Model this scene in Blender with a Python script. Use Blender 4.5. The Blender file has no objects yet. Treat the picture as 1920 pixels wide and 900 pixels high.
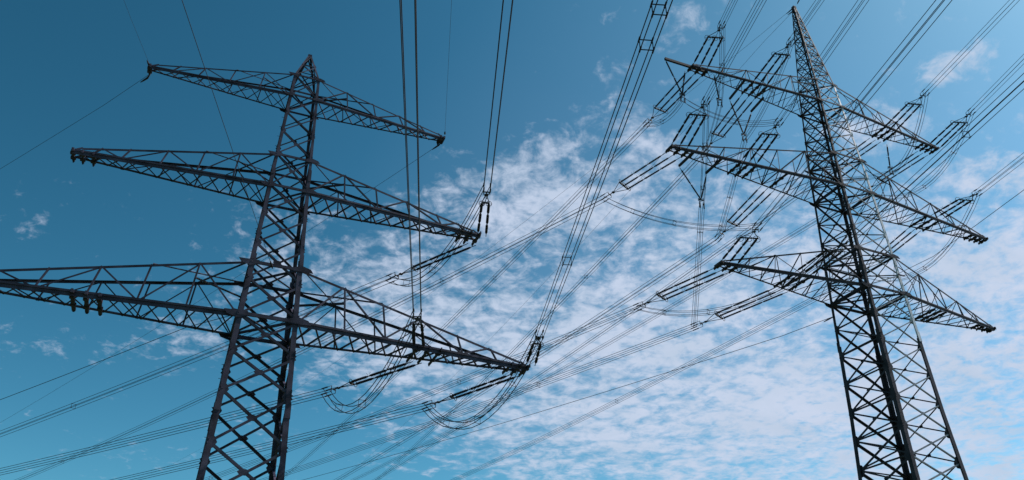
import bpy, math, random
from mathutils import Vector as V, Matrix
random.seed(7)
R = math.radians
scn = bpy.context.scene
C = scn.collection

# ------------------------------------------------------------------ camera, sky, sun, exposure
EYE = 1.7
cd = bpy.data.cameras.new('camera'); cam = bpy.data.objects.new('camera', cd); C.objects.link(cam)
cd.sensor_width = 36; cd.lens = 36*1553.5/1920; cd.clip_start = .1; cd.clip_end = 20000
cam.location = (0, 0, EYE); cam.rotation_euler = (R(90+30.81), R(-.03), 0)
scn.camera = cam

SUN_AZ, SUN_EL = 15.0, 52.0        # azimuth counted from +X towards +Y
w = bpy.data.worlds.new('World'); scn.world = w; w.use_nodes = True
nt = w.node_tree; N = nt.nodes; Lk = nt.links; N.clear()
def nd(t, **k):
    n = N.new(t)
    for a, b in k.items(): setattr(n, a, b)
    return n
def mth(op, a, b=None, c=None, clamp=False):
    n = nd('ShaderNodeMath', operation=op, use_clamp=clamp)
    for i, v in enumerate((a, b, c)):
        if v is None: continue
        if isinstance(v, (int, float)): n.inputs[i].default_value = v
        else: Lk.new(v, n.inputs[i])
    return n.outputs[0]
sky = nd('ShaderNodeTexSky', sky_type='NISHITA', sun_disc=False)
sky.sun_elevation = R(SUN_EL); sky.sun_rotation = R(90-SUN_AZ)
sky.air_density = 1.0; sky.dust_density = 1.0; sky.ozone_density = 1.7
BGS = .085
sp_ = nd('ShaderNodeSeparateColor'); Lk.new(sky.outputs[0], sp_.inputs[0])
cb_ = nd('ShaderNodeCombineColor')
for i, (gm, sc) in enumerate(((2.09, 10.4), (1.66, 7.4), (1.82, 7.35))):    # contrast and colour balance of the clear sky
    Lk.new(mth('MULTIPLY', mth('POWER', mth('MULTIPLY', sp_.outputs[i], .05), gm), sc/BGS), cb_.inputs[i])
# cloud layer: a thin high sheet, looked up where the view direction meets a level plane
geo = nd('ShaderNodeTexCoord'); sep = nd('ShaderNodeSeparateXYZ'); Lk.new(geo.outputs['Generated'], sep.inputs[0])
zz = mth('MAXIMUM', sep.outputs[2], .06)
px = mth('DIVIDE', sep.outputs[0], zz); py = mth('DIVIDE', sep.outputs[1], zz)
pl = nd('ShaderNodeCombineXYZ'); rt = mth('SQRT', mth('MAXIMUM', mth('ABSOLUTE', py), .2)); Lk.new(mth('DIVIDE', mth('MULTIPLY', px, 1.25), rt), pl.inputs[0]); Lk.new(mth('MULTIPLY', rt, 2.5), pl.inputs[1])
def noise(scale, detail, rough, dist, off, sx=1, sy=1):
    m = nd('ShaderNodeMapping'); m.inputs['Location'].default_value = off; m.inputs['Scale'].default_value = (sx, sy, 1)
    Lk.new(pl.outputs[0], m.inputs[0])
    n = nd('ShaderNodeTexNoise'); Lk.new(m.outputs[0], n.inputs['Vector'])
    n.inputs['Scale'].default_value = scale; n.inputs['Detail'].default_value = detail
    n.inputs['Roughness'].default_value = rough; n.inputs['Distortion'].default_value = dist
    return n.outputs['Fac']
n1 = noise(2.3, 3, .5, .3, (3.1, 1.7, 0))
n2 = noise(15, 9, .6, .45, (7.3, 2.2, 0), 1.0, .8)
n3 = noise(36, 6, .62, .3, (1.3, 9.2, 0), 1, .8)
BANKS = [(.10,1.50,.32,.24,.15),(.45,2.2,1.0,.8,.14),(1.05,3.0,1.25,1.1,.168),(-.36,1.88,.28,.26,.12),
         (.765,1.08,.055,.05,.13),(.70,1.26,.12,.06,.15),(1.02,1.42,.14,.09,.12),(1.22,1.80,.30,.28,.16),(1.65,2.9,.6,1.0,.155),(2.0,3.6,.6,.6,.17),
         (-1.15,1.60,.10,.07,.065),(-1.04,1.76,.05,.03,.05),(-1.32,2.3,.16,.16,.04),(-.93,2.28,.16,.16,.06),
         (.28,.98,.045,.045,.07),(.22,1.95,.4,.35,.14),(-.25,2.45,.34,.4,.12),(.29,1.32,.06,.06,.13),(.1,3.6,.3,.3,.12)]
mask = None
for (cx, cy, rx, ry, wt) in BANKS:
    a = mth('DIVIDE', mth('SUBTRACT', px, cx), rx*1.5); b = mth('DIVIDE', mth('SUBTRACT', py, cy), ry*1.5)
    d2 = mth('ADD', mth('MULTIPLY', a, a), mth('MULTIPLY', b, b))
    g = mth('MULTIPLY', mth('SUBTRACT', 1.0, d2, clamp=True), wt*1.35)
    mask = g if mask is None else mth('MAXIMUM', mask, g)
dens = mth('ADD', mth('ADD', mth('MULTIPLY', n1, .26), mth('MULTIPLY', n2, .50)), mth('MULTIPLY', n3, .24))
dens = mth('ADD', dens, mask)
for (cx, cy, rx, ry, wt) in [(-.55, 1.0, .75, .55, .22), (.45, 1.15, .22, .2, .1)]:      # clear gaps between the banks
    a = mth('DIVIDE', mth('SUBTRACT', px, cx), rx); b = mth('DIVIDE', mth('SUBTRACT', py, cy), ry)
    dens = mth('SUBTRACT', dens, mth('MULTIPLY', mth('SUBTRACT', 1.0, mth('ADD', mth('MULTIPLY', a, a), mth('MULTIPLY', b, b)), clamp=True), wt))
va = mth('DIVIDE', mth('SUBTRACT', px, .95), 1.5); vb = mth('DIVIDE', mth('SUBTRACT', py, 2.5), 2.1)
veil = mth('MULTIPLY', mth('SUBTRACT', 1.0, mth('ADD', mth('MULTIPLY', va, va), mth('MULTIPLY', vb, vb)), clamp=True), .125)
mr = nd('ShaderNodeMapRange', interpolation_type='SMOOTHSTEP'); Lk.new(dens, mr.inputs[0])
mr.inputs[1].default_value = .55; mr.inputs[2].default_value = .775; mr.inputs[3].default_value = 0; mr.inputs[4].default_value = .93
cm = nd('ShaderNodeMix', data_type='RGBA'); Lk.new(mth('MAXIMUM', mr.outputs[0], mth('ADD', mth('MULTIPLY', mr.outputs[0], .95), veil)), cm.inputs[0]); Lk.new(cb_.outputs[0], cm.inputs[6])
cc = nd('ShaderNodeMix', data_type='RGBA')      # thick parts of the cloud greyer, thin rims whiter
cs = nd('ShaderNodeMapRange'); Lk.new(noise(5, 5, .6, .5, (11.3, 4.2, 0), 1, .8), cs.inputs[0]); cs.inputs[1].default_value = .35; cs.inputs[2].default_value = .68
Lk.new(cs.outputs[0], cc.inputs[0]); cc.inputs[6].default_value = (6.9, 7.9, 9.9, 1); cc.inputs[7].default_value = (6.0, 7.2, 9.1, 1)
Lk.new(cc.outputs[2], cm.inputs[7])
bg = nd('ShaderNodeBackground'); bg.inputs[1].default_value = BGS; Lk.new(cm.outputs[2], bg.inputs[0])
wo = nd('ShaderNodeOutputWorld'); Lk.new(bg.outputs[0], wo.inputs[0])

sl = bpy.data.lights.new('sun', 'SUN'); sl.energy = 4.6; sl.angle = R(.5); sl.color = (1, .97, .93)
sun = bpy.data.objects.new('sun', sl); C.objects.link(sun)
sd = V((math.cos(R(SUN_AZ))*math.cos(R(SUN_EL)), math.sin(R(SUN_AZ))*math.cos(R(SUN_EL)), math.sin(R(SUN_EL))))
sun.rotation_euler = sd.to_track_quat('Z', 'Y').to_euler(); sun.location = (30, -20, 90)
vs = scn.view_settings; vs.view_transform = 'Standard'; vs.look = 'None'; vs.exposure = 0; vs.gamma = 1; vs.use_curve_mapping = False

# ------------------------------------------------------------------ materials
def mat(name, col, rough=.6, metal=0, var=.25, scale=3.0, spec=.5):
    m = bpy.data.materials.new(name); m.use_nodes = True; t = m.node_tree; b = t.nodes['Principled BSDF']
    tc = t.nodes.new('ShaderNodeTexCoord'); n = t.nodes.new('ShaderNodeTexNoise'); n.inputs['Scale'].default_value = scale; n.inputs['Detail'].default_value = 5
    t.links.new(tc.outputs['Object'], n.inputs['Vector'])
    r = t.nodes.new('ShaderNodeValToRGB'); t.links.new(n.outputs['Fac'], r.inputs[0])
    r.color_ramp.elements[0].position = .3; r.color_ramp.elements[1].position = .7
    r.color_ramp.elements[0].color = (*[c*(1-var) for c in col], 1); r.color_ramp.elements[1].color = (*[c*(1+var) for c in col], 1)
    t.links.new(r.outputs[0], b.inputs['Base Color'])
    b.inputs['Roughness'].default_value = rough; b.inputs['Metallic'].default_value = metal; b.inputs['Specular IOR Level'].default_value = spec
    return m
M = dict(
    steel=mat('dark painted lattice steel', (.050, .042, .064), .65, 0, .6, 1.1, .12),
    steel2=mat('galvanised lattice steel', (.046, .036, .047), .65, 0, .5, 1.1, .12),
    sunlit_silver=mat('galvanised legs with sunlight painted in', (.55, .50, .54), .5, .1, .3, 2.0, .3),  # paler weathering above the splice, plus sunlight on this one leg painted in
    sunlit_zinc=mat('galvanised bracing with sunlight painted in', (.20, .18, .20), .5, .1, .4, 1.5, .3),  # lit copy of the lattice steel: sun on the near face, put into colour
    fitting=mat('dark forged fittings', (.03, .024, .032), .6, 0, .2, 8, .2),
    porcelain=mat('brown glazed porcelain', (.022, .016, .022), .55, 0, .2, 6, .12),
    wire=mat('weathered aluminium wire', (.035, .028, .038), .6, 0, .2, 1, .2),
    concrete=mat('footing concrete', (.3, .29, .27), .9, 0, .2, 2),
)
def ground_mat():
    m = mat('meadow grass', (.045, .07, .02), .95, 0, .4, .05); return m

# ------------------------------------------------------------------ mesh helpers
class MB:
    def __init__(s): s.v = []; s.f = []
    def prism(s, p, q, prof, x, y, prof2=None):
        p = V(p); q = V(q); a = (q-p)
        if a.length < 1e-6: return
        a.normalize(); x = V(x); x = x-a*x.dot(a)
        if x.length < 1e-4: x = a.orthogonal()
        x.normalize(); yy = a.cross(x)
        if yy.dot(V(y)) < 0: yy = -yy
        n = len(prof); b = len(s.v)
        for (c, pr) in ((p, prof), (q, prof2 or prof)):
            for (u, w_) in pr: s.v.append(c+x*u+yy*w_)
        for i in range(n):
            j = (i+1) % n; s.f.append((b+i, b+j, b+n+j, b+n+i))
        s.f.append(tuple(range(b, b+n))[::-1]); s.f.append(tuple(range(b+n, b+2*n)))
    def angle(s, p, q, w_, t, x, y):          # an L-section, its corner on the line p-q
        s.prism(p, q, [(0, 0), (w_, 0), (w_, t), (t, t), (t, w_), (0, w_)], x, y)
    def box(s, p, q, w_, h, x=(0, 0, 1), y=(0, 1, 0)):
        s.prism(p, q, [(-w_/2, -h/2), (w_/2, -h/2), (w_/2, h/2), (-w_/2, h/2)], x, y)
    def tube(s, pts, r, n=6, closed=False):
        pts = [V(p) for p in pts]; b = len(s.v); m = len(pts); prev = None
        for i, p in enumerate(pts):
            if closed: t = pts[(i+1) % m]-pts[i-1]
            else: t = pts[min(i+1, m-1)]-pts[max(i-1, 0)]
            t.normalize()
            x = t.orthogonal().normalized() if prev is None else (prev-t*prev.dot(t)).normalized()
            prev = x; y = t.cross(x); rr = r[i] if isinstance(r, (list, tuple)) else r
            for k in range(n):
                a = 2*math.pi*k/n; s.v.append(p+x*math.cos(a)*rr+y*math.sin(a)*rr)
        for i in range(m if closed else m-1):
            i2 = (i+1) % m
            for k in range(n):
                k2 = (k+1) % n; s.f.append((b+i*n+k, b+i*n+k2, b+i2*n+k2, b+i2*n+k))
        if not closed:
            s.f.append(tuple(b+k for k in range(n))[::-1]); s.f.append(tuple(b+(m-1)*n+k for k in range(n)))
    def ring(s, c, ax, r, tr, n=20):
        ax = V(ax).normalized(); x = ax.orthogonal().normalized(); y = ax.cross(x); c = V(c)
        s.tube([c+(x*math.cos(2*math.pi*k/n)+y*math.sin(2*math.pi*k/n))*r for k in range(n)], tr, 5, True)
    def plate(s, c, n, x, pts, t):            # flat polygon plate about c, thickness t along n
        n = V(n).normalized(); x = V(x); x = (x-n*x.dot(n)).normalized(); y = n.cross(x); c = V(c); b = len(s.v); k = len(pts)
        for d in (-t/2, t/2):
            for (u, w_) in pts: s.v.append(c+x*u+y*w_+n*d)
        s.f.append(tuple(range(b, b+k))[::-1]); s.f.append(tuple(range(b+k, b+2*k)))
        for i in range(k):
            j = (i+1) % k; s.f.append((b+i, b+j, b+k+j, b+k+i))
    def build(s, name, m, parent=None, off=None, smooth=False):
        off = V(off) if off is not None else V((0, 0, 0))
        me = bpy.data.meshes.new(name); me.from_pydata([tuple(v-off) for v in s.v], [], s.f); me.materials.append(m)
        if smooth: me.polygons.foreach_set('use_smooth', [True]*len(me.polygons))
        me.update()
        o = bpy.data.objects.new(name, me); C.objects.link(o)
        if parent: o.parent = parent
        return o
def tag(o, label, cat, group=None, kind=None):
    o['label'] = label; o['category'] = cat
    if group: o['group'] = group
    if kind: o['kind'] = kind
    return o
def empty(name, loc, rz=0):
    o = bpy.data.objects.new(name, None); o.empty_display_size = .3; C.objects.link(o); o.location = loc; o.rotation_euler = (0, 0, rz); return o
def lerp(a, b, t): return a+(b-a)*t
def interp(z, tab):
    if z <= tab[0][0]: return tab[0][1]
    for (z0, a), (z1, b) in zip(tab, tab[1:]):
        if z <= z1: return lerp(a, b, (z-z0)/(z1-z0))
    return tab[-1][1]

# ------------------------------------------------------------------ ground
g = MB(); S = 6000; n = 40; 
for i in range(n+1):
    for j in range(n+1):
        x = -S+2*S*i/n; y = -S+2*S*j/n; g.v.append(V((x, y, 0)))
for i in range(n):
    for j in range(n): a = i*(n+1)+j; g.f.append((a, a+n+1, a+n+2, a+1))
go = g.build('ground', ground_mat()); go['kind'] = 'structure'

# ------------------------------------------------------------------ lattice tower
# local frame of a tower: u along its arms, v away from the camera, z up from the ground
class Tower:
    def __init__(s, x, y, yaw, htab, steel):
        s.o = V((x, y, 0)); s.yaw = R(yaw); s.h = htab; s.m = steel
        s.a = V((math.cos(s.yaw), math.sin(s.yaw), 0)); s.b = V((-math.sin(s.yaw), math.cos(s.yaw), 0))
    def W(s, u, v, z): return s.o+s.a*u+s.b*v+V((0, 0, z))
    def H(s, z): return interp(z, s.h)
    def c(s, sx, sy, z): h = s.H(z); return V((sx*h, sy*h, z))

FACES = [((-1, -1), (1, -1), V((0, -1, 0))), ((1, -1), (1, 1), V((1, 0, 0))), ((1, 1), (-1, 1), V((0, 1, 0))), ((-1, 1), (-1, -1), V((-1, 0, 0)))]
def zs(*a): return [round(q+EYE, 3) for q in a]

def make_tower(name, label, T, levels, legw, bracew, peak, splices, bolts, diaph, heavy, farw=None, horiz=False, bright=0):
    root = empty(name, T.o, T.yaw); tag(root, label, 'pylon', 'lattice power pylons')
    top = levels[-1]
    for (sx, sy) in ((-1, -1), (1, -1), (1, 1), (-1, 1)):
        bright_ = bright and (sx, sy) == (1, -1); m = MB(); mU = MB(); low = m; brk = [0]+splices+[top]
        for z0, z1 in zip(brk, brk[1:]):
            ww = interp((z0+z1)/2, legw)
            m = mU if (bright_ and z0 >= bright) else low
            k = max(1, int((z1-z0)/6))
            for i in range(k):
                a = lerp(z0, z1, i/k); b = lerp(z0, z1, (i+1)/k)
                m.angle(T.c(sx, sy, a), T.c(sx, sy, b), ww, ww*.12, (-sx, 0, 0), (0, -sy, 0))
            if z0 > 0:      # splice cover plates
                p = T.c(sx, sy, z0-.45); q = T.c(sx, sy, z0+.45)
                m.angle(p+V((sx*.03, sy*.03, 0)), q+V((sx*.03, sy*.03, 0)), ww*1.08, .03, (-sx, 0, 0), (0, -sy, 0))
        for z in levels[1:-1]:   # leg gusset plates, one on each flange
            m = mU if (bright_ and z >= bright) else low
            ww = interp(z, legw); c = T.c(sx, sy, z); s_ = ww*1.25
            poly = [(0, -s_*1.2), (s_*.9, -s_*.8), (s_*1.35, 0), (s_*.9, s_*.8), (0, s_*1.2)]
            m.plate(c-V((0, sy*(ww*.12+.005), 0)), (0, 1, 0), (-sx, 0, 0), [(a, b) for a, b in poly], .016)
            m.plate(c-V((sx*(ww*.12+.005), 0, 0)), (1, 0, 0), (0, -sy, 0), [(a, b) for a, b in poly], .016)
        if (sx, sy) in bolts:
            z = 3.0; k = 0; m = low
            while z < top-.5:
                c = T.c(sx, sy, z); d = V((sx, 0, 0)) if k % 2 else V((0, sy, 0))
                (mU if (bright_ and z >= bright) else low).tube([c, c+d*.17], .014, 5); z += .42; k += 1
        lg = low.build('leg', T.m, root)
        if bright_: mU.build('upper_leg', M['sunlit_silver'], lg)
        f = MB(); c = T.c(sx, sy, 0)
        f.tube([c+V((0, 0, -.6)), c+V((0, 0, .35)), c+V((0, 0, .4))], [.6, .6, .5], 20); f.build('footing', M['concrete'], root)
    for fi, (A, B, nrm) in enumerate(FACES):
        m = MB(); far = fi in (2, 3)
        for i, (z0, z1) in enumerate(zip(levels, levels[1:])):
            ww = interp((z0+z1)/2, bracew)
            if farw and far: ww *= farw
            ins = nrm*-.02
            a0, b0, a1, b1 = T.c(*A, z0)+ins, T.c(*B, z0)+ins, T.c(*A, z1)+ins, T.c(*B, z1)+ins
            wd = ww*(1.5 if (farw and far) else 1)
            m.angle(a0, b1, wd, ww*.13, (b1-a0).cross(nrm), -nrm)
            m.angle(b0-nrm*.03, a1-nrm*.03, ww, ww*.13, (a1-b0).cross(nrm), -nrm)
            h0, h1 = T.H(z0), T.H(z1); tt = h0/(h0+h1); c = a0.lerp(b1, tt); g_ = ww*2.0
            m.plate(c-nrm*.015, nrm, (b0-a0), [(-g_, 0), (-g_*.5, -g_*.55), (g_*.5, -g_*.55), (g_, 0), (g_*.5, g_*.55), (-g_*.5, g_*.55)], .02)
            if horiz and far: m.angle(a0-nrm*.05, b0-nrm*.05, ww*.9, ww*.12, (0, 0, 1), -nrm)
        m.build('face_bracing', M['sunlit_zinc'] if (bright and fi == 0) else T.m, root)
    # level frames where the arms meet the body
    for z in diaph:
        m = MB()
        P = [T.c(sx, sy, z) for (sx, sy) in ((-1, -1), (1, -1), (1, 1), (-1, 1))]; ww = interp(z, legw)*.75
        for i in range(4):
            p, q = P[i], P[(i+1) % 4]; big = heavy if z in (diaph[0], diaph[2], diaph[4]) else 1
            wd = ww*(big if i in (1, 3) else 1)
            m.box(p, q, wd, ww*.5, (0, 0, 1), (1, 0, 0))
        m.angle(P[0], P[2], ww*.6, .015, (0, 0, 1), (1, 0, 0)); m.angle(P[1]+V((0, 0, .05)), P[3]+V((0, 0, .05)), ww*.6, .015, (0, 0, 1), (1, 0, 0))
        for p, sx, sy in zip(P, (-1, 1, 1, -1), (-1, -1, 1, 1)):    # big node plates in the two arm faces
            s_ = ww*2.3
            m.plate(p+V((0, sy*.035, 0)), (0, 1, 0), (-sx, 0, 0), [(-s_*1.5, -s_*.25), (s_*1.2, -s_*.35), (s_*1.1, s_*.3), (0, s_*.6), (-s_*1.1, s_*.3)], .02)
        m.build('level_frame', T.m, root)
    # peak
    m = MB(); zt, zp, hw = top, peak[0], peak[1]
    steps = peak[2]; lean = peak[4] if len(peak) > 4 else 0
    hh = lambda z: lerp(T.H(zt), hw, (z-zt)/(zp-zt))
    nv = len(m.v)
    for (sx, sy) in ((-1, -1), (1, -1), (1, 1), (-1, 1)):
        m.angle(V((sx*hh(zt), sy*hh(zt), zt)), V((sx*hw, sy*hw, zp)), peak[3], peak[3]*.14, (-sx, 0, 0), (0, -sy, 0))
    for i in range(steps):
        a, b = lerp(zt, zp, (i/steps)**.92), lerp(zt, zp, ((i+1)/steps)**.92)
        for (A, B, nrm) in FACES:
            a0 = V((A[0]*hh(a), A[1]*hh(a), a)); b0 = V((B[0]*hh(a), B[1]*hh(a), a)); a1 = V((A[0]*hh(b), A[1]*hh(b), b)); b1 = V((B[0]*hh(b), B[1]*hh(b), b))
            ww = peak[3]*.6
            m.angle(a0, b1, ww, .012, (b1-a0).cross(nrm), -nrm); m.angle(b0-nrm*.02, a1-nrm*.02, ww, .012, (a1-b0).cross(nrm), -nrm)
            if i: m.angle(a0-nrm*.03, b0-nrm*.03, ww, .012, (0, 0, 1), -nrm)
    m.box((0, 0, zp-.15), (0, 0, zp+.12), hw*2.3, hw*2.3, (1, 0, 0), (0, 1, 0))
    for q in m.v[nv:]: q.x += lean*(q.z-zt)/(zp-zt)
    m.build('peak', T.m, root)
    return root

def crossarm(T, root, s, zb, zt, L, tip, four, sizes, posts, lace, beams, beam_w=.26, ext=0, brackets=(), tipz=.3, label=None):
    """one arm: s=side, four=two upper chords or a single near one; beams=cross members (u, v near, v far)"""
    cb, ct, cp, cl = sizes; hb, ht = T.H(zb), T.H(zt)
    nb, fb = V((s*hb, -hb, zb)), V((s*hb, hb, zb)); nt_ = V((s*ht, -ht, zt)); ft = V((s*ht, ht, zt))
    tn, tf = V((s*L, -tip, zb)), V((s*L, tip, zb)); un, uf = V((s*(L-.5), -tip, zb+tipz)), V((s*(L-.5), tip, zb+tipz))
    X = V((1, 0, 0)); Z = V((0, 0, 1)); m = MB()
    m.angle(nb, tn, cb, .03, -Z, V((0, 1, 0))); m.angle(fb, tf, cb*.55, .025, Z, V((0, -1, 0)))
    m.box(nb+V((0, .02, cb*.1)), tn+V((0, .02, cb*.1)), cb*.5, cb*.5, Z, (0, 1, 0))
    m.angle(nt_, un, ct, .02, -Z, V((0, 1, 0)))
    if four: m.angle(ft, uf, ct, .02, -Z, V((0, -1, 0)))
    m.box(tn+V((0, -.15, 0)), tf+V((0, .15, 0)), .2, .14, Z, X)
    m.box(un, tn, .1, .05, X, (0, 1, 0))
    if four: m.box(uf, tf, .1, .05, X, (0, 1, 0))
    if ext: m.box(tn.lerp(tf, .5)+V((-s*1.5, -.08, .02)), V((s*(L+ext), 0, zb+.02)), .24, .2, Z, (0, 1, 0))
    arm = m.build('crossarm', T.m, root)
    if label: arm['label'] = label
    # lacing of the level underside
    m = MB(); k = lace
    for i in range(k):
        t0, t1 = i/k, (i+1)/k
        a0, a1, b0, b1 = nb.lerp(tn, t0), nb.lerp(tn, t1), fb.lerp(tf, t0), fb.lerp(tf, t1)
        m.angle(a0-Z*.03, b1-Z*.03, cl, .012, Z.cross(b1-a0), Z); m.angle(b0+Z*.02, a1+Z*.02, cl, .012, Z.cross(a1-b0), Z)
    m.build('lacing', T.m, arm)
    # posts and diagonals between lower and upper chords
    m = MB(); mF = MB(); mN = m; ps = [0]+posts+[1]
    for (B0, B1, U0, U1, sy) in ([(nb, tn, nt_, un, -1), (fb, tf, ft, uf, 1)] if four else [(nb, tn, nt_, un, -1), (fb, tf, nt_, un, 1)]):
        nrm = V((0, sy, 0)); m = mF if (four and sy > 0) else mN
        for i, t in enumerate(ps[:-1]):
            if 0 < t: m.angle(B0.lerp(B1, t), U0.lerp(U1, t), cp, .012, X*s, -nrm)
            t1 = ps[i+1]
            if t1 >= 1: continue
            if four and sy > 0:
                m.angle(B0.lerp(B1, t), U0.lerp(U1, t1), cp*.55, .01, nrm.cross(X), -nrm) if i % 2 == 0 else m.angle(U0.lerp(U1, t), B0.lerp(B1, t1), cp*.55, .01, nrm.cross(X), -nrm)
                continue
            if i % 2 == 0: p, q = B0.lerp(B1, t), U0.lerp(U1, t1)
            else: p, q = U0.lerp(U1, t), B0.lerp(B1, t1)
            m.angle(p, q, cp, .012, nrm.cross(q-p), -nrm)
            if i < 2 and not four:   # secondary members of the deep inner panels
                c = p.lerp(q, .5); m.angle(c, B0.lerp(B1, (t+t1)/2), cp*.7, .01, X, -nrm); m.angle(c, (U0 if i % 2 == 0 else B0).lerp(U1 if i % 2 == 0 else B1, t1 if i % 2 else t), cp*.6, .01, X, -nrm)
    m = mN
    # short level brace from the far leg to the first post
    zz_ = lerp(zb, zt, .72); h2 = T.H(zz_)
    t = posts[0]; q = nb.lerp(tn, t).lerp(nt_.lerp(un, t), .62)
    m.angle(V((s*h2, (h2 if four else -h2), zz_)), q, cp*1.2, .015, Z, X)
    if four:
        t = posts[1]; q = nt_.lerp(un, t); m.angle(V((s*ht, ht, zt)), q, cp*.8, .015, Z, X)
        m.angle(V((s*ht, -ht, zt)), ft.lerp(uf, posts[0]), cp*.8, .015, Z, X)
    m.build('web_bracing', T.m, arm)
    if four: mF.build('web_bracing', T.m, arm)
    for (u, v0, v1) in beams:
        b = MB(); bz = zb-.05
        b.box((u, v0, bz), (u, v1, bz), beam_w*.75, beam_w, Z, X)
        for v in (v0, v1): b.box((u, v, bz-.12), (u, v, bz+.12), beam_w*.6, .05, X, (0, 1, 0))
        for v in (lerp(v0, v1, .3), lerp(v0, v1, .7)): b.plate((u, v, bz-.02), (0, 0, 1), X, [(-.15, -.12), (.15, -.12), (.15, .12), (-.15, .12)], .03+beam_w*.78)
        b.build('cross_beam', T.m, arm)
    for (p, q) in brackets:
        b = MB(); b.box(p, q, .2, .16, Z, X); b.build('outrigger', T.m, arm)
    return arm

# left pylon -----------------------------------------------------------------
HL = [(0, 2.8), (14.9, 2.08), (22.7, 1.77), (26.26, 1.57), (32.2, 1.30), (34.7, 1.2), (40.1, .99), (42, .9)]
TL = Tower(-14.989, 45.73, 22.246, HL, M['steel'])
levL = [0, 4.2, 8.4, 12.0, 15.0, 18.0, 20.4, 22.7, 25.2, 27.7, 30.0, 32.2, 34.8, 36.8, 38.5, 40.1, 42.0]
ltower = make_tower('lattice_pylon', 'dark painted lattice pylon with three crossarm tiers and a short pointed cap', TL, levL,
    [(0, .34), (22, .30), (30, .23), (42, .16)], [(0, .17), (22, .145), (32, .11), (42, .075)], (44.75, .12, 2, .12), [9.8, 17.2, 26.9, 33.5], {(-1, -1), (1, 1)},
    [22.7, 26.26, 32.2, 34.7, 40.1, 42.0], 1.3)
LA = [('low', 22.7, 26.26, 17.1, (.27, .15, .10, .09), [.18, .35, .52, .69, .85], 15),
      ('mid', 32.2, 34.7, 13.5, (.25, .14, .09, .085), [.19, .38, .57, .76, .9], 12),
      ('top', 40.1, 42.0, 10.55, (.18, .09, .07, .06), [.22, .44, .66, .84], 10)]
bm = {('low', 1): [(u, -1.25, 1.45) for u in (9.35, 10.1, 10.85)]+[(u, -.85, .95) for u in (15.9, 16.5, 17.1)],
      ('low', -1): [(u, -1.3, 1.35) for u in (-10.5, -9.8, -9.1)]+[(u, -.8, .8) for u in (-15.9, -16.5, -17.1)],
      ('mid', 1): [(u, -.8, .95) for u in (12.2, 12.8, 13.45)], ('mid', -1): [(u, -.6, .7) for u in (-12.83, -12.3, -11.7)],
      ('top', 1): [(10.3, -.45, .5)], ('top', -1): [(-10.1, -.4, .5)]}
for (k, zb, zt, L, sz, po, la) in LA:
    for s in (-1, 1):
        LL = L if s > 0 else {'low': 17.1, 'mid': 12.85, 'top': 10.1}[k]
        crossarm(TL, ltower, s, zb, zt, LL, {'low': .5, 'mid': .42, 'top': .25}[k], True, sz, po, la, bm[(k, s)], .2 if (s < 0 and k == 'low') else .14)

# right pylon ----------------------------------------------------------------
HR = [(0, 5.8), (17.5, 2.84), (19.79, 2.66), (34.66, 2.22), (38.45, 2.11), (45.36, 1.89), (49.15, 1.76), (56.0, 1.45), (58.96, 1.26)]
TR = Tower(31.443, 65.6, 24.093, HR, M['steel2'])
levR = [0, 6, 12, 17.5]+zs(18.2, 20.6, 23.0, 25.5, 28.05, 30.55, 33.0, 34.9, 36.85, 39.1, 41.3, 43.66, 45.5, 47.45, 49.2, 50.8, 52.5, 54.3, 55.7, 57.26)
rtower = make_tower('lattice_pylon', 'tall grey lattice pylon with tapering spire, bright sunlit right face and three crossarm tiers', TR, levR,
    [(0, .42), (20, .38), (31, .34), (34, .27), (46, .22), (59, .15)], [(0, .14), (20, .115), (34, .09), (46, .08), (59, .06)], (70.6, .16, 9, .12, -.4), [10, 17.5, 30.6, 38.0, 47.5], {(-1, -1), (1, 1)},
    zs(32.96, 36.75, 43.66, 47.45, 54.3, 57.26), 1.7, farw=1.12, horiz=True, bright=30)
RA = [('low', 34.66, 38.45, 15.6, (.24, .13, .07, .06), [.24, .45, .64, .82], 11),
      ('mid', 45.36, 49.15, 18.9, (.25, .13, .07, .06), [.2, .38, .55, .71, .86], 13),
      ('top', 56.0, 58.96, 16.0, (.22, .12, .065, .055), [.22, .42, .6, .78], 11)]
bR = {('top', -1): [(u, -.55, .6) for u in (-15.9, -15.1, -14.3)]+[(u, -1.15, 1.25) for u in (-9.2, -8.4, -7.6)],
      ('top', 1): [(u, -.6, .9) for u in (13.5, 14.2, 14.9, 15.6)]+[(u, -1.0, 1.3) for u in (7.7, 8.5, 9.3)],
      ('mid', -1): [(u, -.6, .7) for u in (-19.5, -18.7, -17.9)]+[(u, -1.25, 1.3) for u in (-12.6, -11.8, -11.0)]+[(-7.7, -1.4, 1.5)],
      ('mid', 1): [(u, -.5, .8) for u in (16.6, 17.3, 18.0, 18.7)]+[(u, -1.2, 1.4) for u in (9.6, 10.5, 11.4)],
      ('low', -1): [(u, -.6, .9) for u in (-15.9, -15.1, -14.4)]+[(u, -1.5, 1.6) for u in (-9.3, -8.5, -7.7)],
      ('low', 1): [(u, -.6, .6) for u in (13.2, 13.9, 14.6, 15.3)]+[(u, -1.4, 1.4) for u in (6.8, 7.5, 8.2)]}
BRK = {('top', -1): [((-10.3, -.9, 55.8), (-9.77, 2.2, 56.0)), ((-7.0, .5, 55.8), (-6.59, 2.9, 56.0))],
       ('mid', -1): [((-17.4, -.4, 45.2), (-17.32, 1.8, 45.3)), ((-14.6, -.8, 45.2), (-14.47, 1.75, 45.3))]}
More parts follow.
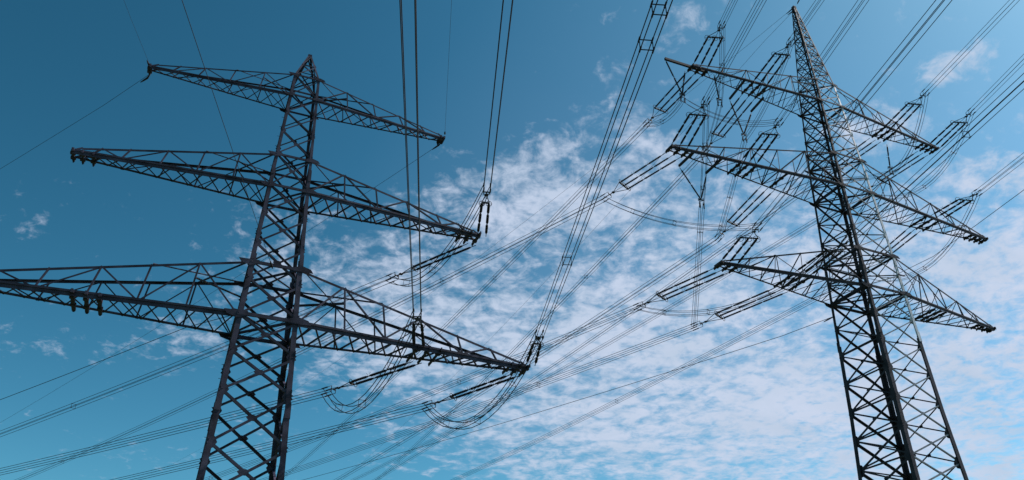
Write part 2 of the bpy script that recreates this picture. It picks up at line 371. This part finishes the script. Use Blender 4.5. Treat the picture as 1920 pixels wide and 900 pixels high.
for (k, zb, zt, L, sz, po, la) in RA:
    for s in (-1, 1):
        LL = L if s > 0 else {'low': 16.0, 'mid': 19.5, 'top': 15.9}[k]
        if s > 0: LL = {'low': 15.3, 'mid': 18.7, 'top': 15.7}[k]
        crossarm(TR, rtower, s, zb, zt, LL, .35, False, sz, po, la, [(a_, b_*.8, c_*.8) for (a_, b_, c_) in bR[(k, s)]], .17, ext=2.9 if (k == 'top' and s < 0) else 0, brackets=BRK.get((k, s), ()))

# ------------------------------------------------------------------ insulators and wires
K = 3.0e-4                      # curvature of the hanging wires
# u, v, z of the fixing on the arm; compass angle, starting slope, drop and length of the string
SP = {"LA_far": [TL, 13.459, 1.0, 30.5, 146.673, -0.07, 0.581, 8.0], "LB_far": [TL, 10.058, 1.5, 21.0, 150.777, -0.03, 0.687, 7.9],
 "LC_far": [TL, 16.955, 1.0, 21.0, 148.814, -0.032, 0.904, 7.85], "LA_near": [TL, 13.69, -0.4, 30.5, -85.305, -0.092, 0.609, 7.2],
 "LB_near": [TL, 9.42, -1.0, 21.0, -84.732, -0.087, 1.04, 7.18], "LC_near": [TL, 17.15, -0.9, 21.0, -84.75, -0.099, 0.02, 5.2],
 "TL_far": [TR, -15.08, 0.5, 54.3, 119.597, -0.094, 0.864, 8.0], "Ti_far": [TR, -8.3, 1.1, 54.3, 113.203, -0.065, 1.446, 7.95],
 "ML_far": [TR, -18.65, 0.7, 43.66, 140.159, -0.086, 1.428, 7.71], "Mi_far": [TR, -7.75, 1.4, 43.66, 125.53, -0.09, 2.33, 6.8],
 "BL_far": [TR, -15.13, 0.8, 32.96, 139.193, -0.072, 0.755, 8.66], "Bi_far": [TR, -8.3, 1.587, 32.96, 139.351, -0.062, 0.911, 8.95],
 "TR_far": [TR, 14.9, 0.9, 54.3, 125.977, -0.084, 1.015, 7.8], "TRi_far": [TR, 8.45, 1.291, 54.3, 122.646, -0.101, 0.699, 7.4],
 "MRi_far": [TR, 10.5, 1.2, 43.66, 125.927, -0.084, 2.24, 7.0],
 "TL_near": [TR, -15.145, -0.4, 54.3, -84.482, -0.089, 0.871, 6.655], "Ti_near": [TR, -8.45, -0.7, 54.3, -81.743, -0.092, 1.007, 7.291],
 "ML_near": [TR, -18.85, -0.5, 43.66, -83.57, -0.089, 0.922, 7.494], "Mi_near": [TR, -11.9, -1.1, 43.66, -84.192, -0.089, 0.892, 7.117],
 "BL_near": [TR, -15.3, -0.4, 32.96, -84.144, -0.094, 0.512, 6.841], "Bi_near": [TR, -8.6, -1.5, 32.96, -83.15, -0.085, 1.343, 7.904],
 "TR_near": [TR, 15.1, -.3, 54.3, -85.616, -0.085, 0.888, 7.3], "TRi_near": [TR, 8.5, -0.5, 54.3, -83.163, -0.094, 0.701, 7.099],
 "MRi_near": [TR, 10.7, -1.3, 43.66, -83.085, -0.09, 1.25, 6.4]}
PLACE = {"LA": "middle arm tip of the dark pylon", "LB": "dark pylon's lowest arm, partway along", "LC": "lowest arm tip of the dark pylon",
 "TL": "grey pylon's top left arm tip", "Ti": "grey pylon's top left arm, partway along", "ML": "grey pylon's middle left arm tip",
 "Mi": "grey pylon's middle left arm, partway along", "BL": "grey pylon's lowest left arm tip", "Bi": "grey pylon's lowest left arm, partway along",
 "TR": "grey pylon's top right arm tip", "TRi": "grey pylon's top right arm, partway along", "MRi": "grey pylon's middle right arm"}
Z = V((0, 0, 1))
def spdata(k):
    T, u, v, z, az, m, d, L = SP[k]; P = T.W(u, v, z+EYE); h = V((math.cos(R(az)), math.sin(R(az)), 0)); side = V((-h.y, h.x, 0))
    if side.dot(T.a) < 0: side = -side
    return T, P, h, side, m, d, L
def spoint(k, s):
    T, P, h, side, m, d, L = spdata(k); return P+h*s+Z*(-d+m*(s-L)+K*(s-L)**2)
BW = .21
def rod(mb, p, q, secs=3, r=.085):
    p = V(p); q = V(q); Lr = (q-p).length; pts = []; rad = []
    def add(s, rr): pts.append(p.lerp(q, s/Lr)); rad.append(rr)
    add(0, .03); cap = .16; seg = Lr/secs; g0 = .07
    for i in range(secs):
        a = i*seg+g0; b = (i+1)*seg-g0*.6
        add(a, .035); add(a+.01, .065); add(a+cap*.7, .065)
        x = a+cap*.7; pitch = .11
        while x+pitch < b-cap*.7: add(x, .045); add(x+pitch*.45, r); add(x+pitch*.6, r*.95); x += pitch
        add(b-cap*.7, .05); add(b, .05); add(b+.01, .03)
    add(Lr, .03); mb.tube(pts, rad, 8)
def horns(mb, p, q, secs=3):
    p = V(p); q = V(q); d = (q-p).normalized(); x = d.cross(Z)
    if x.length < .1: x = V((1, 0, 0))
    x.normalize(); y = x.cross(d)
    for i in range(1, secs):
        c = p.lerp(q, i/secs)
        for s in (-1, 1):
            c2 = c+d*s*.09; mb.tube([c2, c2+y*.12+x*.05*s, c2+y*.26+d*.08*s], .012, 4)
def string(key, nrod, gap0, gap1, ringr, group):
    T, P, h, side, m, d, L = spdata(key); E = spoint(key, L); ax = (E-P).normalized()
    far = key.endswith('far'); nm = key.split('_')[0]
    root = empty('insulator_string', P)
    tag(root, ('%s insulator string reaching %s from the %s' % ('double' if nrod == 2 else 'triple', 'lower left' if far else 'upward', PLACE[nm])), 'insulator', group)
    Ls = (E-P).length; y1 = P+ax*Ls*.68; y2 = P+ax*Ls*.83; up = side.cross(ax)
    if up.z < 0: up = -up
    offs = [(i-(nrod-1)/2) for i in range(nrod)]
    for o in offs:
        a = P+T.a*o*gap0; b = y1+side*o*gap1; dd = (b-a).normalized(); a2 = a+dd*.45
        mb = MB(); mb.tube([a, a2], .028, 5); rod(mb, a2, b, 3, .10 if nrod == 2 else .095); r_ = mb.build('insulator_rod', M['porcelain'], root, P, True)
        mb = MB(); horns(mb, a2, b); mb.build('arcing_horn', M['fitting'], r_, P)
        mb = MB(); mb.ring(b-dd*.12, dd, ringr, .022, 18); mb.tube([b-dd*.12-side*ringr, b-dd*.12+side*ringr], .014, 4); mb.build('corona_ring', M['fitting'], r_, P)
    mb = MB(); e0, e1 = y1+side*offs[0]*gap1*1.12, y1+side*offs[-1]*gap1*1.12
    mb.box(e0, e1, .13, .05, ax, up)
    mb.tube([e0, y2], .03, 5); mb.tube([e1, y2], .03, 5); mb.tube([y1, y2], .02, 4)
    mb.plate(y2, up, side, [(-.14, -.1), (.14, -.1), (.14, .1), (-.14, .1)], .05)
    y3 = P+ax*Ls*.88
    mb.tube([y2, y3], .045, 6)
    mb.box(y3-side*BW*1.1, y3+side*BW*1.1, .08, .05, ax, up)
    for s in (-1, 1):
        c = y3+side*BW*s
        mb.tube([c-up*BW, c+up*BW], .026, 5)
    mb.build('yoke', M['fitting'], root, P)
    for sx in (-1, 1):
        for sz in (-1, 1):
            c = y3+side*BW*sx+up*BW*sz; e = E+side*BW*sx+Z*BW*sz; mb = MB(); md = c.lerp(e, .35)
            mb.tube([c, md, c.lerp(e, .4), c.lerp(e, .9), e], [.02, .02, .05, .05, .022], 6)
            mb.build('clamp', M['fitting'], root, P, True)
    return root
def bundle(key, s0, s1, wr, spacers, step=5.0):
    T, P, h, side, m, d, L = spdata(key); O = spoint(key, s0)
    far = key.endswith('far'); nm = key.split('_')[0]
    root = empty('conductor_bundle', O)
    tag(root, ('four wires running %s from the %s' % ('to lower left' if far else 'overhead', PLACE[nm])), 'power line', 'bundled conductors')
    n = int((s1-s0)/step)+1; ss = [lerp(s0, s1, (i/n)) for i in range(n+1)]
    for sx in (-1, 1):
        for sz in (-1, 1):
            mb = MB(); mb.tube([spoint(key, s)+side*BW*sx+Z*BW*sz for s in ss], wr, 5); mb.build('wire', M['wire'], root, O, True)
    for s in spacers:
        c = spoint(key, s); mb = MB()
        q = [c+side*BW*a+Z*BW*b for a, b in ((-1, -1), (1, -1), (1, 1), (-1, 1))]
        for i in range(4): mb.tube([q[i], q[(i+1) % 4]], .018, 4)
        for p in q: mb.tube([p-h*.12, p+h*.12], .032, 5)
        mb.build('spacer', M['fitting'], root, O)
    return root
GL = 'insulator strings of the dark left pylon'; GR = 'insulator strings of the grey spired pylon'
SPACE = {'LC_near': (32.4, 34.0, 16), 'LC_far': (60, 110), 'LB_far': (55, 120), 'LA_far': (48, 95), 'TL_far': (40, 80, 150), 'Ti_far': (35, 70, 120),
         'ML_far': (28, 60, 110), 'BL_far': (30, 75, 130), 'Bi_far': (27, 70, 140), 'Mi_far': (30, 70), 'MRi_far': (45, 90), 'TR_far': (40, 90), 'TRi_far': (35, 90), 'Bi_near': (22,)}
for key in SP:
    T, P, h, side, m, d, L = spdata(key); left = T is TL
    if left: string(key, 2, .62, .46, .19, GL)
    else: string(key, 3, .78, .66, .27, GR)
    far = key.endswith('far')
    bundle(key, L, 330 if far else 75, .022 if far else .019, SPACE.get(key, (70,) if far else (35,)))

# ---- suspension sets (V and single) carrying the jumpers
def hang(label, tops, bottom, T, clampz=.45):
    W = lambda p: T.W(p[0], p[1], p[2]+EYE)
    B = W(bottom); root = empty('suspension_insulator', W(tops[0])); O = root.location.copy()
    tag(root, label, 'insulator', 'hanging insulators that carry the jumper wires')
    for t in tops:
        a = W(t); dd = (B-a).normalized(); mb = MB(); mb.tube([a, a+dd*.25], .03, 5); rod(mb, a+dd*.25, B-dd*.1, 2); r_ = mb.build('insulator_rod', M['porcelain'], root, O, True)
        mb = MB(); horns(mb, a+dd*.25, B, 2); mb.build('arcing_horn', M['fitting'], r_, O)
    mb = MB(); mb.ring(B, Z, .25, .02, 18); mb.tube([B+V((-.25, 0, 0)), B+V((.25, 0, 0))], .018, 4); mb.build('corona_ring', M['fitting'], root, O)
    mb = MB(); mb.box(B-T.a*.3, B+T.a*.3, .14, .05, Z, T.b)
    for s in (-1, 1):
        c = B+T.a*.22*s; mb.tube([c, c-Z*(clampz+.1)], .025, 5)
        mb.box(c-Z*(clampz-.1), c-Z*(clampz+.45), .09, .07, T.a, T.b)
    mb.build('yoke', M['fitting'], root, O)
    return B-Z*(clampz+.15)
hTL = hang('V of two dark insulators below the bare outrigger at the top left arm tip', [(-18.8, 0, 54.3), (-16.15, .6, 54.25)], (-17.1, .3, 50.8), TR)
hTi = hang('V of two dark insulators on two brackets under the top left arm', [(-9.77, 2.2, 54.1), (-6.59, 2.9, 54.1)], (-8.57, 2.4, 50.35), TR)
hML = hang('V of two dark insulators on two brackets under the middle left arm', [(-17.32, 1.75, 43.4), (-14.47, 1.7, 43.4)], (-14.9, 2.4, 41.0), TR)
hS = hang('single dark insulator hanging straight down inside the top left arm', [(-13.5, -.3, 54.1)], (-13.1, 0, 51.4), TR)
hTR = hang('single dark insulator hanging straight down under the top right arm', [(9.9, 1.2, 54.1)], (9.5, 1.3, 51.0), TR)

def jumper(label, pts, sags, wr=.019, gapdir=(1, 0, 0), bw=.17, nsp=3):
    pts = [V(p) for p in pts]; path = []
    for i in range(len(pts)-1):
        a, b = pts[i], pts[i+1]; n = 14
        for j in range(n+(1 if i == len(pts)-2 else 0)):
            t = j/n; path.append(a.lerp(b, t)-Z*4*sags[i]*t*(1-t))
    O = path[0].copy(); root = empty('jumper_bundle', O); tag(root, label, 'jumper wires', 'jumper wires between insulator strings')
    def frame(i):
        t = (path[min(i+1, len(path)-1)]-path[max(i-1, 0)]).normalized(); gd = V(gapdir); x = (gd-t*gd.dot(t)).normalized(); return t, x, t.cross(x)
    for sx in (-1, 1):
        for sy in (-1, 1):
            mb = MB(); mb.tube([p+frame(i)[1]*bw*sx+frame(i)[2]*bw*sy for i, p in enumerate(path)], wr, 5); mb.build('wire', M['wire'], root, O, True)
    for k in range(nsp):
        i = int((k+.8)*len(path)/(nsp+.6)); t, x, y = frame(i); c = path[i]; mb = MB()
        q = [c+x*bw*a+y*bw*b for a, b in ((-1, -1), (1, -1), (1, 1), (-1, 1))]
        for j in range(4): mb.tube([q[j], q[(j+1) % 4]], .016, 4)
        for p in q: mb.tube([p-t*.1, p+t*.1], .03, 5)
        mb.build('spacer', M['fitting'], root, O)
def E_(k, f=.965): T, P, h, side, m, d, L = spdata(k); return spoint(k, L*f)
ta = tuple(TR.a)
jumper('drooping jumper wires linking both strings at the middle arm tip of the dark pylon', [E_('LA_far'), E_('LA_near')], [2.6], gapdir=tuple(TL.a), bw=.22, wr=.026)
jumper('drooping jumper wires halfway along the lowest arm of the dark left pylon', [E_('LB_far'), E_('LB_near')], [3.0], gapdir=tuple(TL.a), bw=.22, wr=.026)
jumper('deep loop of jumper wires below the lowest arm tip of the dark left pylon', [E_('LC_far'), E_('LC_near')], [3.2], gapdir=tuple(TL.a), bw=.22, wr=.026)
jumper('long jumper wires from the top left tip across to the middle left arm', [E_('TL_far'), hTL, E_('Mi_near')], [.9, 1.2], gapdir=(0, 0, 1))
jumper('jumper wires dropping from the top left tip past the single insulator to the inner string', [E_('TL_near'), hS, E_('Ti_far')], [.6, .3], gapdir=ta)
jumper('jumper wires dropping from middle left tip through its V insulator to the lowest arm', [E_('ML_near'), hML, E_('Bi_far')], [.4, .05], gapdir=ta, nsp=4)
jumper('jumper wires dropping from the inner top left string through the bracketed V insulator', [E_('Ti_near'), hTi, E_('Mi_far')], [.8, .2], gapdir=ta)
jumper('long nearly level jumper wires crossing below the middle left arm of the grey pylon', [E_('ML_far'), E_('BL_near')], [1.2], gapdir=(0, 0, 1))
jumper('long sagging jumper wires passing under the lowest left arm of the grey pylon', [E_('BL_far'), E_('Bi_near')], [2.6], gapdir=(0, 0, 1), nsp=4)
jumper('wide loop of jumper wires under the top right arm tip of the grey pylon', [E_('TR_near'), E_('TR_far')], [4.2], gapdir=ta)
jumper('jumper wires under the top right arm held by the straight single insulator', [E_('TRi_near'), hTR, E_('TRi_far')], [1.6, .5], gapdir=ta)
jumper('loop of jumper wires under the middle right arm of the grey pylon', [E_('MRi_near'), E_('MRi_far')], [3.6], gapdir=ta)

# ---- single wires
def single(label, T, u, v, z, az, m, d, L, s1, r, name='earth_wire', cat='earth wire'):
    P = T.W(u, v, z+EYE); h = V((math.cos(R(az)), math.sin(R(az)), 0)); f = lambda s: P+h*s+Z*(-d*min(1, s/max(L, .01)) + m*(s-L) + K*(s-L)**2) if s > L else P.lerp(P+h*L-Z*d, s/max(L, .01))
    L = max(L, .3); root = empty(name, P); tag(root, label, cat, 'single wires')
    n = int(s1/5); mb = MB(); mb.tube([f(s1*i/n) for i in range(n+1)], r, 5); mb.build('wire', M['wire'], root, P, True)
    mb = MB(); mb.tube([f(.05), f(.3), f(.7), f(1.0)], [.03, .07, .06, .03], 6); mb.build('clamp', M['fitting'], root, P, True)
single('thin wire rising out of the picture from the far left tip of the top arm', TL, -10.065, .21, 38.6, -81.78, -.07, .173, .472, 70, .008)
single('thin wire slanting down left from the far left tip of the top arm', TL, -10.04, .6, 38.5, 147.33, -.049, .296, .3, 330, .014)
single('thin wire rising almost straight from the right tip of the top arm', TL, 10.55, -.45, 38.6, -84.23, -.07, .6, 1.2, 70, .009)
single('thin wire slanting down left behind the dark pylon from its top right arm tip', TL, 10.55, .4, 38.4, 137.555, -.055, .056, .35, 330, .014)
single('dark cable leading up from the middle of the dark pylon out of the picture', TL, -.2, -1.6, 24.3, -84.05, -.05, .016, .9, 75, .014, 'fibre_cable', 'cable')
single('dark cable leaving the dark pylon below its lowest left arm towards lower left', TL, -1.5, 1.6, 22.5, 147.6, -.048, -.5, .5, 330, .022, 'fibre_cable', 'cable')
single('dark cable leaving the right edge of the grey pylon towards upper right', TR, 2.0, -2.0, 35, -80.34, -.051, .773, 1.1, 75, .022, 'fibre_cable', 'cable')
single('dark cable crossing the clouds to the lower left of the grey pylon', TR, -2.15, 2.15, 31.9, 139.42, -.039, .3, 1.2, 330, .026, 'fibre_cable', 'cable')
single('upper of two thin wires running down left from the spire of the grey pylon', TR, -.2, .2, 69.2, 125.03, -.05, .099, .74, 330, .016)
single('lower of two thin wires running down left from the spire of the grey pylon', TR, -.2, .2, 68.8, 113.98, -.077, -.227, 1.0, 330, .016)
single('short thin wire leaving upward from the tip of the grey spire', TR, 0, -.2, 69.4, -84.6, -.05, -.04, .3, 75, .012)
